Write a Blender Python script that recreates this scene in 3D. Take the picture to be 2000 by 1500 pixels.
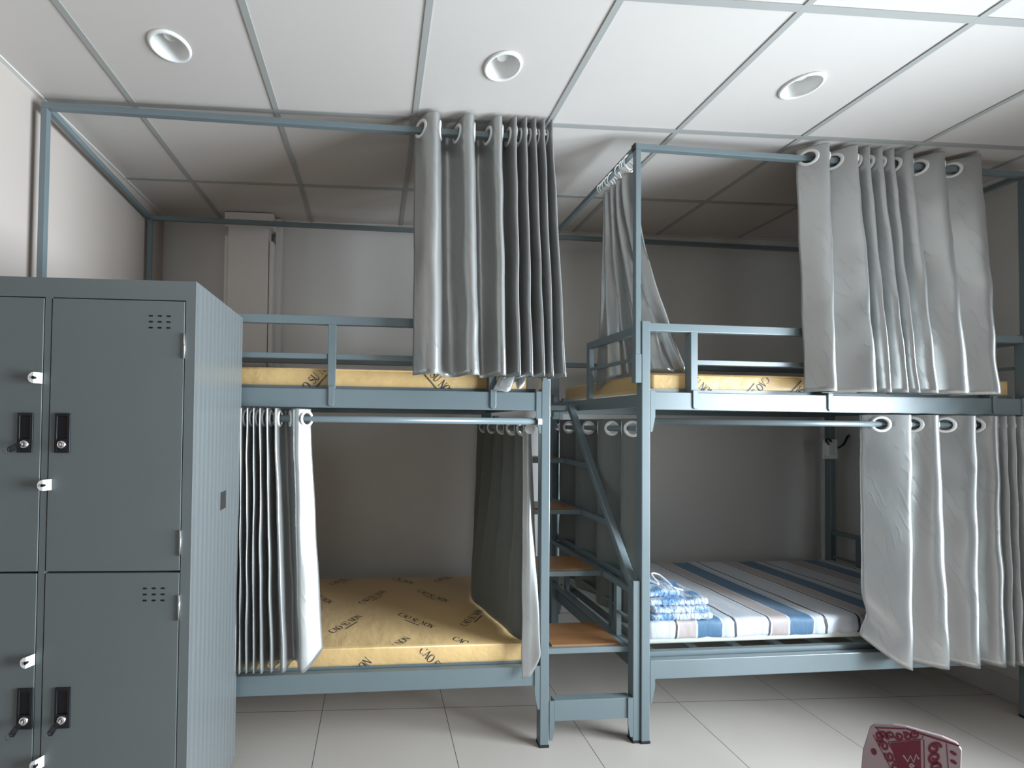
import bpy, bmesh, math, random
from mathutils import Vector, Matrix, noise
random.seed(7)
for o in list(bpy.data.objects): bpy.data.objects.remove(o, do_unlink=True)
S = bpy.context.scene
C = S.collection
PI = math.pi

# ------------------------------------------------------------------ camera
CAM_H = 1.406
cd = bpy.data.cameras.new('camera'); cam = bpy.data.objects.new('camera', cd); C.objects.link(cam)
cd.sensor_fit = 'HORIZONTAL'; cd.sensor_width = 36.0; cd.lens = 36.0*865.69/2000
cd.shift_x = (1000-782.11)/2000; cd.shift_y = (810.11-750)/2000
cd.clip_start = 0.02
cr = Vector((0.99840, -0.05537, 0.01166)); cu = Vector((-0.01269, -0.01820, 0.99975)); cf = Vector((0.05514, 0.99830, 0.01888))
M = Matrix.Identity(4)
for i in range(3): M[i][0] = cr[i]; M[i][1] = cu[i]; M[i][2] = -cf[i]
M[2][3] = CAM_H
cam.matrix_world = M
S.camera = cam

# ------------------------------------------------------------------ light
S.view_settings.view_transform = 'Standard'; S.view_settings.look = 'None'
S.view_settings.gamma = 1.0; S.view_settings.use_curve_mapping = False
S.view_settings.exposure = 0.33
w = bpy.data.worlds.new('daylight'); S.world = w; w.use_nodes = True
w.node_tree.nodes['Background'].inputs[0].default_value = (0.80, 0.90, 1.0, 1); w.node_tree.nodes['Background'].inputs[1].default_value = 1.0
def area(name, loc, target, sx, sy, power, col, spread=PI):
    l = bpy.data.lights.new(name, 'AREA'); l.shape = 'RECTANGLE'; l.size = sx; l.size_y = sy; l.energy = power; l.color = col
    l.spread = spread
    o = bpy.data.objects.new(name, l); C.objects.link(o); o.location = loc
    o.rotation_euler = (Vector(target)-Vector(loc)).to_track_quat('-Z', 'Z').to_euler()
    return o
# daylight through the tall window on the right; added warm fill light behind the camera
area('window_daylight', (3.40, 0.50, 1.18), (0.0, 0.50, 1.20), 1.75, 1.88, 195, (0.79, 0.91, 1.0), math.radians(120))
area('warm_fill', (-0.45, -3.68, 1.15), (-0.45, 1.0, 1.15), 0.9, 2.0, 3, (1.0, 0.92, 0.84))

# ------------------------------------------------------------------ materials
def nt(name):
    m = bpy.data.materials.new(name); m.use_nodes = True
    return m, m.node_tree, m.node_tree.nodes['Principled BSDF']
def N(t, kind, **kw):
    n = t.nodes.new(kind)
    for k, v in kw.items(): setattr(n, k, v)
    return n
def mathn(t, op, a, b=None, c=None):
    n = N(t, 'ShaderNodeMath', operation=op)
    for i, v in enumerate((a, b, c)):
        if v is None: continue
        if isinstance(v, (int, float)): n.inputs[i].default_value = v
        else: t.links.new(v, n.inputs[i])
    return n.outputs[0]
def mixc(t, fac, a, b):
    n = N(t, 'ShaderNodeMix', data_type='RGBA')
    for i, v in ((0, fac), (6, a), (7, b)):
        if isinstance(v, (int, float)): n.inputs[i].default_value = v
        elif isinstance(v, tuple): n.inputs[i].default_value = (*v, 1) if len(v) == 3 else v
        else: t.links.new(v, n.inputs[i])
    return n.outputs[2]
def objco(t):
    n = N(t, 'ShaderNodeTexCoord'); s = N(t, 'ShaderNodeSeparateXYZ'); t.links.new(n.outputs['Object'], s.inputs[0])
    return n.outputs['Object'], s.outputs
def noisen(t, vec, scale, detail=3, rough=0.5):
    n = N(t, 'ShaderNodeTexNoise'); n.inputs['Scale'].default_value = scale; n.inputs['Detail'].default_value = detail; n.inputs['Roughness'].default_value = rough
    if vec is not None: t.links.new(vec, n.inputs['Vector'])
    return n.outputs['Fac']
def bump(t, b, h, strength, dist=0.01):
    n = N(t, 'ShaderNodeBump'); n.inputs['Strength'].default_value = strength; n.inputs['Distance'].default_value = dist
    t.links.new(h, n.inputs['Height']); t.links.new(n.outputs[0], b.inputs['Normal'])
def scalev(t, vec, s, rot=(0, 0, 0)):
    n = N(t, 'ShaderNodeMapping'); n.inputs['Scale'].default_value = s; n.inputs['Rotation'].default_value = rot; t.links.new(vec, n.inputs[0])
    return n.outputs[0]
def flat(name, col, rough=0.5, metal=0.0, var=0.06, nscale=18, bstr=0.0, spec=0.5, sheen=0.0):
    m, t, b = nt(name)
    v, _ = objco(t)
    f = noisen(t, v, nscale)
    lo = tuple(c*(1-var) for c in col); hi = tuple(min(1, c*(1+var)) for c in col)
    t.links.new(mixc(t, f, lo, hi), b.inputs['Base Color'])
    b.inputs['Roughness'].default_value = rough; b.inputs['Metallic'].default_value = metal
    b.inputs['Specular IOR Level'].default_value = spec
    if sheen: b.inputs['Sheen Weight'].default_value = sheen
    if bstr: bump(t, b, noisen(t, v, nscale*8), bstr, 0.002)
    return m
MAT = {}
MAT['metal'] = flat('blue_grey_paint', (0.145, 0.182, 0.194), 0.28, 0.0, 0.04, 6, 0.02)
MAT['locker'] = flat('locker_grey_paint', (0.15, 0.17, 0.17), 0.42, 0.1, 0.04, 5, 0.04)
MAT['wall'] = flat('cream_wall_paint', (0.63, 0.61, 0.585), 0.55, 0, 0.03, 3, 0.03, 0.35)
MAT['wall_warm_lit'] = flat('warm_lit_cream_wall', (0.455, 0.395, 0.355), 0.55, 0, 0.03, 3, 0.03, 0.35)  # warm light falling on the left wall is mixed into this colour
MAT['door'] = flat('brown_bounce_absorber', (0.045, 0.028, 0.020), 0.45, 0, 0.15, 9)  # dark tone of the added panels that soak up bounce light
MAT['wall_dim'] = flat('low_bounce_wall', (0.14, 0.12, 0.11), 0.6, 0, 0.03, 3)  # dark tone chosen so the unseen wall returns little light
MAT['ceiling'] = flat('white_ceiling_panel', (0.56, 0.52, 0.49), 0.6, 0, 0.02, 4, 0.04, 0.3)
MAT['tbar'] = flat('grey_ceiling_grid', (0.33, 0.33, 0.315), 0.5, 0, 0.04, 8)
MAT['white'] = flat('white_plastic', (0.80, 0.79, 0.77), 0.35, 0, 0.02)
MAT['black'] = flat('black_plastic', (0.012, 0.013, 0.016), 0.35, 0, 0.1)
MAT['chrome'] = flat('chrome', (0.75, 0.75, 0.75), 0.18, 1.0, 0.03)
MAT['pillar'] = flat('casing_paint', (0.70, 0.66, 0.63), 0.6, 0, 0.04, 4)
MAT['ink'] = flat('dark_print', (0.045, 0.045, 0.06), 0.6, 0, 0.1)
MAT['yarn'] = flat('white_cord', (0.82, 0.84, 0.88), 0.8, 0, 0.05)
MAT['base'] = flat('pale_foam', (0.62, 0.66, 0.58), 0.8, 0, 0.05)
MAT['sticker'] = flat('dark_label', (0.03, 0.026, 0.024), 0.35, 0, 0.3, 60)
MAT['skirting'] = flat('skirting_tile', (0.55, 0.53, 0.50), 0.35, 0, 0.03)
def locker_side():
    m, t, b = nt('ribbed_locker_side'); v, s = objco(t)
    b.inputs['Base Color'].default_value = (0.165, 0.178, 0.18, 1); b.inputs['Roughness'].default_value = 0.33; b.inputs['Metallic'].default_value = 0.25  # paler than the locker paint: brightness from the window put into the colour
    h = mathn(t, 'SINE', mathn(t, 'MULTIPLY', s[1], 2*PI/0.036))
    bump(t, b, mathn(t, 'ADD', mathn(t, 'MULTIPLY', h, 0.5), mathn(t, 'MULTIPLY', noisen(t, v, 6), 2.0)), 0.45, 0.003)
    return m
MAT['locker_side'] = locker_side()
def floor_mat():
    m, t, b = nt('beige_floor_tile'); v, s = objco(t)
    def line(sock, o):
        f = mathn(t, 'FRACT', mathn(t, 'DIVIDE', mathn(t, 'SUBTRACT', sock, o-60), 0.6))
        return mathn(t, 'LESS_THAN', mathn(t, 'MULTIPLY', mathn(t, 'MINIMUM', f, mathn(t, 'SUBTRACT', 1.0, f)), 0.6), 0.0016)
    g = mathn(t, 'MAXIMUM', line(s[0], -0.2429), line(s[1], 2.2058))
    n1 = noisen(t, v, 3, 5, 0.6); n2 = noisen(t, v, 22, 4)
    c = mixc(t, n1, (0.47, 0.415, 0.37), (0.54, 0.485, 0.435)); c = mixc(t, mathn(t, 'MULTIPLY', n2, 0.35), c, (0.48, 0.45, 0.425))
    t.links.new(mixc(t, g, c, (0.10, 0.09, 0.085)), b.inputs['Base Color'])
    b.inputs['Roughness'].default_value = 0.38; b.inputs['Specular IOR Level'].default_value = 0.45
    return m
MAT['floor'] = floor_mat()
def satin(name, col, rough, metal, bs):
    m, t, b = nt(name)
    uv = N(t, 'ShaderNodeTexCoord').outputs['UV']
    wv = N(t, 'ShaderNodeTexWave', wave_type='BANDS', bands_direction='DIAGONAL'); wv.inputs['Scale'].default_value = 9; wv.inputs['Distortion'].default_value = 9; wv.inputs['Detail'].default_value = 2; wv.inputs['Detail Scale'].default_value = 0.6
    t.links.new(scalev(t, uv, (1.6, 0.75, 1)), wv.inputs[0])
    leaf = mathn(t, 'POWER', wv.outputs['Fac'], 6.0)
    mask = mathn(t, 'GREATER_THAN', noisen(t, scalev(t, uv, (14, 5, 1)), 1.0, 1), 0.52)
    pat = mathn(t, 'MULTIPLY', leaf, mask)
    wr = noisen(t, scalev(t, uv, (16, 5, 1), (0, 0, 0.5)), 1.0, 3)
    h = mathn(t, 'ADD', mathn(t, 'MULTIPLY', pat, 0.35), wr)
    bump(t, b, h, bs, 0.006)
    lo = tuple(c*0.93 for c in col)
    t.links.new(mixc(t, pat, col, lo), b.inputs['Base Color'])
    b.inputs['Roughness'].default_value = rough; b.inputs['Metallic'].default_value = metal
    b.inputs['Sheen Weight'].default_value = 0.25; b.inputs['Sheen Roughness'].default_value = 0.4
    b.inputs['Anisotropic'].default_value = 0.3
    tr = N(t, 'ShaderNodeBsdfTranslucent'); tr.inputs[0].default_value = (*col, 1)      # thin cloth lets some light through
    mx = N(t, 'ShaderNodeMixShader'); mx.inputs[0].default_value = 0.18
    t.links.new(b.outputs[0], mx.inputs[1]); t.links.new(tr.outputs[0], mx.inputs[2]); t.links.new(mx.outputs[0], t.nodes['Material Output'].inputs[0])
    return m
MAT['satin'] = satin('silver_satin', (0.50, 0.505, 0.495), 0.30, 0.65, 0.13)
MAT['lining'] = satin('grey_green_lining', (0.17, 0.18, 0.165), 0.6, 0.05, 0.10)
def yellow_cover():
    m, t, b = nt('yellow_mattress_cover'); v, s = objco(t)
    n1 = noisen(t, v, 3, 3)
    t.links.new(mixc(t, n1, (0.58, 0.38, 0.155), (0.65, 0.44, 0.195)), b.inputs['Base Color'])
    wr = noisen(t, scalev(t, v, (7, 4, 9)), 1.0, 4, 0.55)
    bump(t, b, wr, 0.5, 0.02)
    b.inputs['Roughness'].default_value = 0.42; b.inputs['Sheen Weight'].default_value = 0.15
    return m
MAT['yellow'] = yellow_cover()
def stripes():
    m, t, b = nt('striped_bed_sheet'); v, s = objco(t)
    ph = mathn(t, 'ADD', s[0], mathn(t, 'MULTIPLY', noisen(t, v, 9, 2), 0.012))
    f = mathn(t, 'FRACT', mathn(t, 'DIVIDE', mathn(t, 'SUBTRACT', ph, 0.685-4.70), 0.47))
    r = N(t, 'ShaderNodeValToRGB'); r.color_ramp.interpolation = 'CONSTANT'
    W_, BK, BG, BL, PB = (0.50, 0.52, 0.56), (0.02, 0.022, 0.03), (0.37, 0.315, 0.30), (0.035, 0.115, 0.215), (0.36, 0.44, 0.54)
    stops = [(0, BK), (0.022, W_), (0.04, BG), (0.215, W_), (0.235, BL), (0.495, W_), (0.515, PB), (0.55, W_), (0.625, BK), (0.65, W_), (0.72, PB), (0.73, W_), (0.93, PB), (0.945, W_)]
    e = r.color_ramp.elements
    e[0].position = 0; e[0].color = (*stops[0][1], 1); e[1].position = stops[1][0]; e[1].color = (*stops[1][1], 1)
    for p, c in stops[2:]:
        q = e.new(p); q.color = (*c, 1)
    t.links.new(f, r.inputs[0]); t.links.new(r.outputs[0], b.inputs['Base Color'])
    bump(t, b, noisen(t, scalev(t, v, (16, 6, 8)), 1.0, 3), 0.45, 0.012)
    b.inputs['Roughness'].default_value = 0.6; b.inputs['Sheen Weight'].default_value = 0.2
    return m
MAT['sheet'] = stripes()
def blanket():
    m, t, b = nt('blue_white_bedding'); v, s = objco(t)
    f = noisen(t, scalev(t, v, (11, 16, 26)), 1.0, 4)
    r = N(t, 'ShaderNodeValToRGB'); e = r.color_ramp.elements
    e[0].position = 0.40; e[0].color = (0.11, 0.23, 0.42, 1); e[1].position = 0.54; e[1].color = (0.40, 0.46, 0.54, 1)
    t.links.new(f, r.inputs[0]); t.links.new(r.outputs[0], b.inputs['Base Color'])
    bump(t, b, noisen(t, scalev(t, v, (70, 30, 60)), 1.0, 2), 0.8, 0.012)
    b.inputs['Roughness'].default_value = 0.75
    return m
MAT['blanket'] = blanket()
def wood():
    m, t, b = nt('orange_brown_board'); v, s = objco(t)
    f = noisen(t, scalev(t, v, (5, 60, 5)), 1.0, 5, 0.6)
    t.links.new(mixc(t, f, (0.21, 0.095, 0.036), (0.37, 0.185, 0.08)), b.inputs['Base Color'])
    b.inputs['Roughness'].default_value = 0.4
    return m
MAT['wood'] = wood()
MAROON, PALE = (0.12, 0.004, 0.018), (0.30, 0.225, 0.235)
MAT['bag_white'] = flat('pale_bag_cloth', PALE, 0.75, 0, 0.06, 10)
MAT['maroon'] = flat('maroon_cloth', MAROON, 0.7, 0, 0.1)

# ------------------------------------------------------------------ mesh helpers
def tagp(o, label=None, cat=None, group=None, kind=None):
    if label: o['label'] = label
    if cat: o['category'] = cat
    if group: o['group'] = group
    if kind: o['kind'] = kind
    return o
def link(o, parent=None):
    C.objects.link(o)
    if parent is not None: o.parent = parent
    return o
def obj(name, bm, mats, parent=None, smooth=False, mtx=None, bevel=0.0):
    if bm.faces: bmesh.ops.recalc_face_normals(bm, faces=bm.faces)
    me = bpy.data.meshes.new(name); bm.to_mesh(me); bm.free()
    for m in (mats if isinstance(mats, (list, tuple)) else [mats]): me.materials.append(m)
    if smooth:
        for p in me.polygons: p.use_smooth = True
    o = bpy.data.objects.new(name, me); link(o, parent)
    if mtx is not None: o.matrix_world = mtx
    if bevel:
        b = o.modifiers.new('bevel', 'BEVEL'); b.width = bevel; b.segments = 2; b.limit_method = 'ANGLE'
    return o
def empty(name, mtx):
    o = bpy.data.objects.new(name, None); link(o); o.matrix_world = mtx; o.empty_display_size = 0.1
    return o
def box(bm, x0, x1, y0, y1, z0, z1, mi=0):
    vs = [bm.verts.new((x, y, z)) for z in (z0, z1) for y in (y0, y1) for x in (x0, x1)]
    fs = [(0, 2, 3, 1), (4, 5, 7, 6), (0, 1, 5, 4), (2, 6, 7, 3), (0, 4, 6, 2), (1, 3, 7, 5)]
    for f in fs:
        q = bm.faces.new([vs[i] for i in f]); q.material_index = mi
    return vs
def B(*a):
    bm = bmesh.new(); box(bm, *a); return bm
def bar(bm, a, b, wx, wz, up=Vector((0, 0, 1))):
    """rectangular tube of section wx by wz from a to b (centre line)"""
    a, b = Vector(a), Vector(b); d = (b-a).normalized(); s = d.cross(up)
    if s.length < 1e-5: s = d.cross(Vector((0, 1, 0)))
    s.normalize(); u = s.cross(d)
    vs = []
    for p in (a, b):
        for i, j in ((-1, -1), (1, -1), (1, 1), (-1, 1)): vs.append(bm.verts.new(p+s*i*wx/2+u*j*wz/2))
    for f in ((0, 1, 2, 3), (7, 6, 5, 4), (0, 4, 5, 1), (1, 5, 6, 2), (2, 6, 7, 3), (3, 7, 4, 0)): bm.faces.new([vs[i] for i in f])
def tube(bm, pts, r, n=12, cap=True):
    rings = []
    pts = [Vector(p) for p in pts]
    for i, p in enumerate(pts):
        d = (pts[min(i+1, len(pts)-1)]-pts[max(i-1, 0)]).normalized()
        s = d.cross(Vector((0, 0, 1)))
        if s.length < 1e-4: s = d.cross(Vector((0, 1, 0)))
        s.normalize(); u = s.cross(d)
        rings.append([bm.verts.new(p+(s*math.cos(2*PI*k/n)+u*math.sin(2*PI*k/n))*r) for k in range(n)])
    for a, b in zip(rings, rings[1:]):
        for k in range(n): bm.faces.new((a[k], a[(k+1) % n], b[(k+1) % n], b[k]))
    if cap: bm.faces.new(rings[0]); bm.faces.new(rings[-1])
def lathe(bm, prof, n=40, axis='Z', c=(0, 0, 0), a0=0.0):
    """revolve (r, h) profile"""
    rings = []
    for r, h in prof:
        ring = []
        for k in range(n):
            a = 2*PI*k/n+a0; p = (r*math.cos(a), r*math.sin(a), h)
            if axis == 'Y': p = (p[0], p[2], p[1])
            if axis == 'X': p = (p[2], p[0], p[1])
            ring.append(bm.verts.new(Vector(c)+Vector(p)))
        rings.append(ring)
    for a, b in zip(rings, rings[1:]):
        for k in range(n): bm.faces.new((a[k], a[(k+1) % n], b[(k+1) % n], b[k]))
    return rings
def prism(bm, pts, thick, mi=0):
    """polygon pts (Vectors) extruded by vector thick"""
    lo = [bm.verts.new(p) for p in pts]; hi = [bm.verts.new(Vector(p)+Vector(thick)) for p in pts]
    fs = [bm.faces.new(lo), bm.faces.new(hi[::-1])]
    n = len(pts)
    for i in range(n): fs.append(bm.faces.new((lo[i], lo[(i+1) % n], hi[(i+1) % n], hi[i])))
    for f in fs: f.material_index = mi
def rbox(x0, x1, y0, y1, z0, z1, r, seg=3, cuts=0, wob=0.0, fr=3.0):
    bm = B(x0, x1, y0, y1, z0, z1)
    bmesh.ops.bevel(bm, geom=bm.edges[:], offset=r, segments=seg, affect='EDGES', profile=0.5)
    if cuts:
        bmesh.ops.subdivide_edges(bm, edges=[e for e in bm.edges if e.calc_length() > 0.05], cuts=cuts, use_grid_fill=True)
        if wob:
            for v in bm.verts:
                v.co += Vector((0, 0, 1))*wob*noise.noise(v.co*fr)+Vector((0, 1, 0))*wob*0.6*noise.noise(v.co*fr+Vector((9, 2, 4)))
    return bm

# ------------------------------------------------------------------ the room
XL, XR, YB, YF, H = -1.425, 3.315, 3.005, -3.60, 2.753
def struct(name, bm, m): return tagp(obj(name, bm, m), kind='structure')
struct('floor', B(XL-.1, XR+.1, YF-.1, YB+.1, -0.1, 0), MAT['floor'])
struct('wall_left', B(XL-.1, XL, YF-.1, YB+.1, 0, H+.1), MAT['wall_warm_lit'])
struct('wall_back', B(XL, XR, YB, YB+.1, 0, H+.1), MAT['wall'])
bm = bmesh.new()   # right wall with the tall window opening
WY0, WY1, WZ0, WZ1 = -0.42, 1.42, 0.18, 2.18
box(bm, XR, XR+.1, YF-.1, WY0, 0, H+.1); box(bm, XR, XR+.1, WY1, YB+.1, 0, H+.1)
box(bm, XR, XR+.1, WY0, WY1, 0, WZ0); box(bm, XR, XR+.1, WY0, WY1, WZ1, H+.1)
struct('wall_right', bm, MAT['wall'])
bm = bmesh.new()   # unseen front wall, darkened to cut bounce, opening added for the fill light
box(bm, XL, -0.9, YF-.1, YF, 0, H+.1); box(bm, 0.0, XR, YF-.1, YF, 0, H+.1); box(bm, -0.9, 0.0, YF-.1, YF, 2.15, H+.1)
struct('wall_front', bm, MAT['wall_dim'])
bm = bmesh.new()   # unseen door-shaped panels added on the left wall to cut bounce light
for (y0, y1) in ((-1.10, .03), (.05, 1.18)):
    box(bm, XL, XL+.03, y0, y1, .01, 2.25)
    for (z0, z1) in ((.15, 1.0), (1.12, 2.1)): box(bm, XL+.03, XL+.042, y0+.15, y1-.15, z0, z1)
struct('bounce_blocker_1', bm, MAT['door'])
LIGHTS = [(-0.757, 1.614), (0.460, 1.619), (1.657, 1.631)]
XC0, YC0 = -1.0457, 1.3238
xs = [XL-.1]+[XC0+.6*k for k in range(0, 8)]+[XR+.1]; ys = [YF-.1]+[YC0+.6*k for k in range(-8, 3)]+[YB+.1]
bm = bmesh.new()
RH = 0.062
for i in range(len(xs)-1):
    for j in range(len(ys)-1):
        x0, x1, y0, y1 = xs[i], xs[i+1], ys[j], ys[j+1]
        L = [l for l in LIGHTS if x0 < l[0] < x1 and y0 < l[1] < y1]
        if not L:
            bm.faces.new([bm.verts.new(p) for p in ((x0, y0, H), (x0, y1, H), (x1, y1, H), (x1, y0, H))]); continue
        cx, cy = L[0]; n = 48; inn, out = [], []
        for k in range(n):
            a = 2*PI*k/n; c, s = math.cos(a), math.sin(a)
            inn.append(bm.verts.new((cx+RH*c, cy+RH*s, H)))
            tx = ((x1-cx)/c if c > 0 else (x0-cx)/c) if abs(c) > 1e-6 else 1e9
            ty = ((y1-cy)/s if s > 0 else (y0-cy)/s) if abs(s) > 1e-6 else 1e9
            tt = min(tx, ty); out.append(bm.verts.new((cx+tt*c, cy+tt*s, H)))
        for k in range(n): bm.faces.new((inn[k], out[k], out[(k+1) % n], inn[(k+1) % n]))
        for (px, py) in ((x0, y0), (x0, y1), (x1, y0), (x1, y1)):   # corners
            cand = sorted(out, key=lambda v: (v.co.x-px)**2+(v.co.y-py)**2)[:2]
            bm.faces.new((bm.verts.new((px, py, H)), cand[0], cand[1]))
for f in bm.faces:
    if f.normal.z > 0: f.normal_flip()
me = bpy.data.meshes.new('ceiling'); bm.to_mesh(me); bm.free(); me.materials.append(MAT['ceiling'])
ce = bpy.data.objects.new('ceiling', me); link(ce); tagp(ce, kind='structure')
bm = bmesh.new()
for x in xs[1:-1]: box(bm, x-.012, x+.012, YF, YB, H-.004, H+.001)
for y in ys[1:-1]: box(bm, XL, XR, y-.012, y+.012, H-.0038, H+.001)
struct('trim_1', bm, MAT['tbar'])
bm = bmesh.new()
for (x0, x1, y0, y1) in ((XL, XR, YB-.02, YB), (XL, XL+.02, YF, YB), (XR-.02, XR, YF, YB)): box(bm, x0, x1, y0, y1, H-.006, H)
struct('trim_2', bm, MAT['wall'])
bm = bmesh.new(); box(bm, XL-.05, XR+.05, YF-.05, YB+.05, H+.13, H+.16); struct('trim_3', bm, MAT['ceiling'])
struct('baseboard_right', B(XR-.012, XR, 1.5, YB, 0, .118), MAT['skirting'])
struct('baseboard_back', B(XL, XR-.012, YB-.012, YB, 0, .118), MAT['skirting'])
bm = bmesh.new()
for (y0, y1, z0, z1) in ((WY0, WY0+.05, WZ0, WZ1), (WY1-.05, WY1, WZ0, WZ1), (WY0, WY1, WZ0, WZ0+.05), (WY0, WY1, WZ1-.05, WZ1), (.475, .525, WZ0, WZ1)): box(bm, XR+.02, XR+.07, y0, y1, z0, z1)
struct('window_1', bm, MAT['white'])
# casing column in the back left corner, open along its joints
bm = bmesh.new(); PX0, PX1, PY = -0.985, -0.675, 2.872
box(bm, PX0+.026, PX1-.03, PY, YB, 0, H-.006)
box(bm, PX0, PX0+.022, PY+.012, YB, 0, 2.60); box(bm, PX1-.026, PX1, PY+.012, YB, 0, 2.57)
box(bm, PX0, PX1, PY+.004, YB, H-.1, H-.006); box(bm, PX1, PX1+.035, PY+.07, YB, 0, H-.006)
tagp(obj('trim_4', bm, MAT['pillar'], bevel=.002), kind='structure')

# downlights
for (cx, cy), lab in zip(LIGHTS, ('white recessed downlight in the ceiling above the grey lockers, leftmost of three', 'white recessed downlight in the ceiling above the silver curtain of the left bunk', 'white recessed downlight in the ceiling above the right-hand bunk, rightmost of three')):
    r = empty('downlight', Matrix.Translation((cx, cy, H))); tagp(r, lab, 'ceiling light', 'recessed ceiling downlights')
    bm = bmesh.new(); lathe(bm, [(.058, -.001), (.058, -.006), (.064, -.0085), (.070, -.006), (.0725, 0.0), (.058, .001)]); obj('trim_ring', bm, MAT['white'], r, True)
    bm = bmesh.new(); lathe(bm, [(.0585, -.003), (.057, .015), (.052, .045), (.040, .072), (.018, .086), (.002, .087)]); obj('reflector', bm, MAT['white'], r, True)
    bm = bmesh.new(); lathe(bm, [(.016, .086), (.018, .060), (.024, .048), (.021, .034), (.010, .027), (.001, .026)], 24); obj('bulb', bm, MAT['white'], r, True)

# ------------------------------------------------------------------ bunk beds
def bedM(x, y, th): return Matrix.Translation((x, y, 0)) @ Matrix.Rotation(th, 4, 'Z')
ML = bedM(0.7298, 1.9176, 0.0271); MR = bedM(1.1898, 1.9230, 0.0360)
PW = 0.04
def bunk(mtx, x0, x1, D, dz, lab, guards, side):
    """posts x0..x1; side = +1 when the stair end is at x0 (right bed), -1 when at x1"""
    r = empty('bunk_bed', mtx); tagp(r, lab, 'bunk bed', 'blue grey metal bunk beds')
    m = MAT['metal']
    for px in (x0, x1-PW):
        for py in (0, D-PW):
            p = obj('post', B(px, px+PW, py, py+PW, .004, 1.88), m, r, bevel=.003)
            bm = bmesh.new(); box(bm, px-.001, px+PW+.001, py-.001, py+PW+.001, 0, .012); obj('foot_cap', bm, MAT['black'], p)
    for z0, z1 in ((.266+dz, .349+dz), (1.468+dz, 1.5485+dz)):
        for y0 in (.004, D-.034): obj('side_rail', B(x0+PW+.006, x1-PW-.006, y0, y0+.03, z0, z1), m, r, bevel=.003)
        for px in (x0+.005, x1-.035): obj('end_rail', B(px, px+.03, PW+.004, D-PW-.004, z0+.01, z1-.01), m, r, bevel=.003)
        # hook brackets at the four posts
        for px, s in ((x0+PW, 1), (x1-PW, -1)):
            for y0 in (.0, D-.038):
                bm = bmesh.new()
                pts = [Vector((px+s*.001, y0, z1+.004)), Vector((px+s*.024, y0, z1+.004)), Vector((px+s*.024, y0, z0-.03)), Vector((px+s*.010, y0, z0-.10)), Vector((px+s*.001, y0, z0-.10))]
                prism(bm, pts, (0, .004, 0)); obj('hook_bracket', bm, m, r)
        # slatted base
        zb = z1-.012
        bm = bmesh.new(); box(bm, x0+.05, x1-.05, .044, .066, zb, zb+.03); box(bm, x0+.05, x1-.05, D-.066, D-.044, zb, zb+.03)
        for k in range(9):
            sx = x0+.10+(x1-x0-.24)*k/8; box(bm, sx, sx+.045, .036, D-.036, zb-.01, zb+.002)
        obj('slat_base', bm, m, r)
    # guard rail on the front
    zt = 1.824+dz; z_mid = 1.677+dz
    obj('guard_rail', B(x0+PW, x1-PW, .006, .036, zt, zt+.037), m, r, bevel=.003)
    gl, gr_ = guards[0], guards[-1]+.034
    for ga, gb in zip(guards, guards[1:]): obj('guard_rail', B(ga+.034, gb, .010, .032, z_mid, z_mid+.022), m, r, bevel=.002)
    for g in guards:
        bm = bmesh.new(); box(bm, g, g+.034, .006, .046, 1.5485+dz, zt)
        prism(bm, [Vector((g+.004, -.002, 1.56+dz)), Vector((g+.030, -.002, 1.56+dz)), Vector((g+.030, -.002, 1.483+dz)), Vector((g+.024, -.002, 1.474+dz)), Vector((g+.010, -.002, 1.474+dz)), Vector((g+.004, -.002, 1.483+dz))], (0, .006, 0))
        obj('guard_post', bm, m, r, bevel=.002)
    # rear guard and end guards
    obj('guard_rail', B(x0+PW, x1-PW, D-.036, D-.006, zt-.05, zt-.02), m, r, bevel=.003)
    for px, full in ((x0, side < 0), (x1-PW, side > 0)):
        ye = D-PW if full else .47
        bm = bmesh.new(); box(bm, px+.006, px+.034, PW, ye+(0 if full else .03), zt-.005, zt+.032)
        box(bm, px+.012, px+.028, PW, ye, z_mid+.02, z_mid+.036)
        if not full: box(bm, px+.006, px+.034, ye, ye+.03, 1.50+dz, zt-.005)
        obj('end_guard', bm, m, r, bevel=.002)
        if full or side > 0:
            bm = bmesh.new(); box(bm, px+.006, px+.034, PW, D-PW, .66+dz, .69+dz)
            for yy in (.25, .74): box(bm, px+.008, px+.032, yy, yy+.026, .349+dz, .66+dz)
            box(bm, px+.012, px+.028, PW, D-PW, .50+dz, .516+dz)
            obj('headboard', bm, m, r, bevel=.002)
    return r
def canopy(r, x0, x1, yf, yb, zf, zb, cap_left=False):
    m = MAT['metal']; t = .025
    def pole(a, b, nm='canopy_pole', s=t):
        bm = bmesh.new(); bar(bm, a, b, s, s); return obj(nm, bm, m, r, bevel=.002)
    h = t/2
    pole((x0, yf+h, zf-h), (x1, yf+h, zf-h)); pole((x0, yb-h, zb-h), (x1, yb-h, zb-h))
    for px in (x0+h, x1-h):
        pole((px, yf+t, zf-h-.001), (px, yb-t, zb-h-.001))
        pole((px, yf+h, 1.72), (px, yf+h, zf-t)); pole((px, yb-h, 1.72), (px, yb-h, zb-t))
        for py in (yf+h, yb-h): pole((px, py, 1.60), (px, py, 1.73), 'pole_socket', .030)
    if cap_left: obj('end_cap', B(x0-.006, x0, yf, yf+t, zf-t, zf), MAT['black'], r)
def rod(r, a, b, rad=.0145):
    bm = bmesh.new(); tube(bm, [a, b], rad, 16); p = obj('curtain_rod', bm, MAT['metal'], r, True)
    d = (Vector(b)-Vector(a)).normalized()
    for q, s in ((a, 1), (b, -1)):
        bm = bmesh.new(); tube(bm, [Vector(q)-d*s*.004, Vector(q)+d*s*.014], .024, 18); o = obj('rod_socket', bm, MAT['white'], p, False); o['label'] = 'white plastic rod socket'
DL, DR = .95, .95
x0L, x0R = -2.11, 2.03
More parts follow.
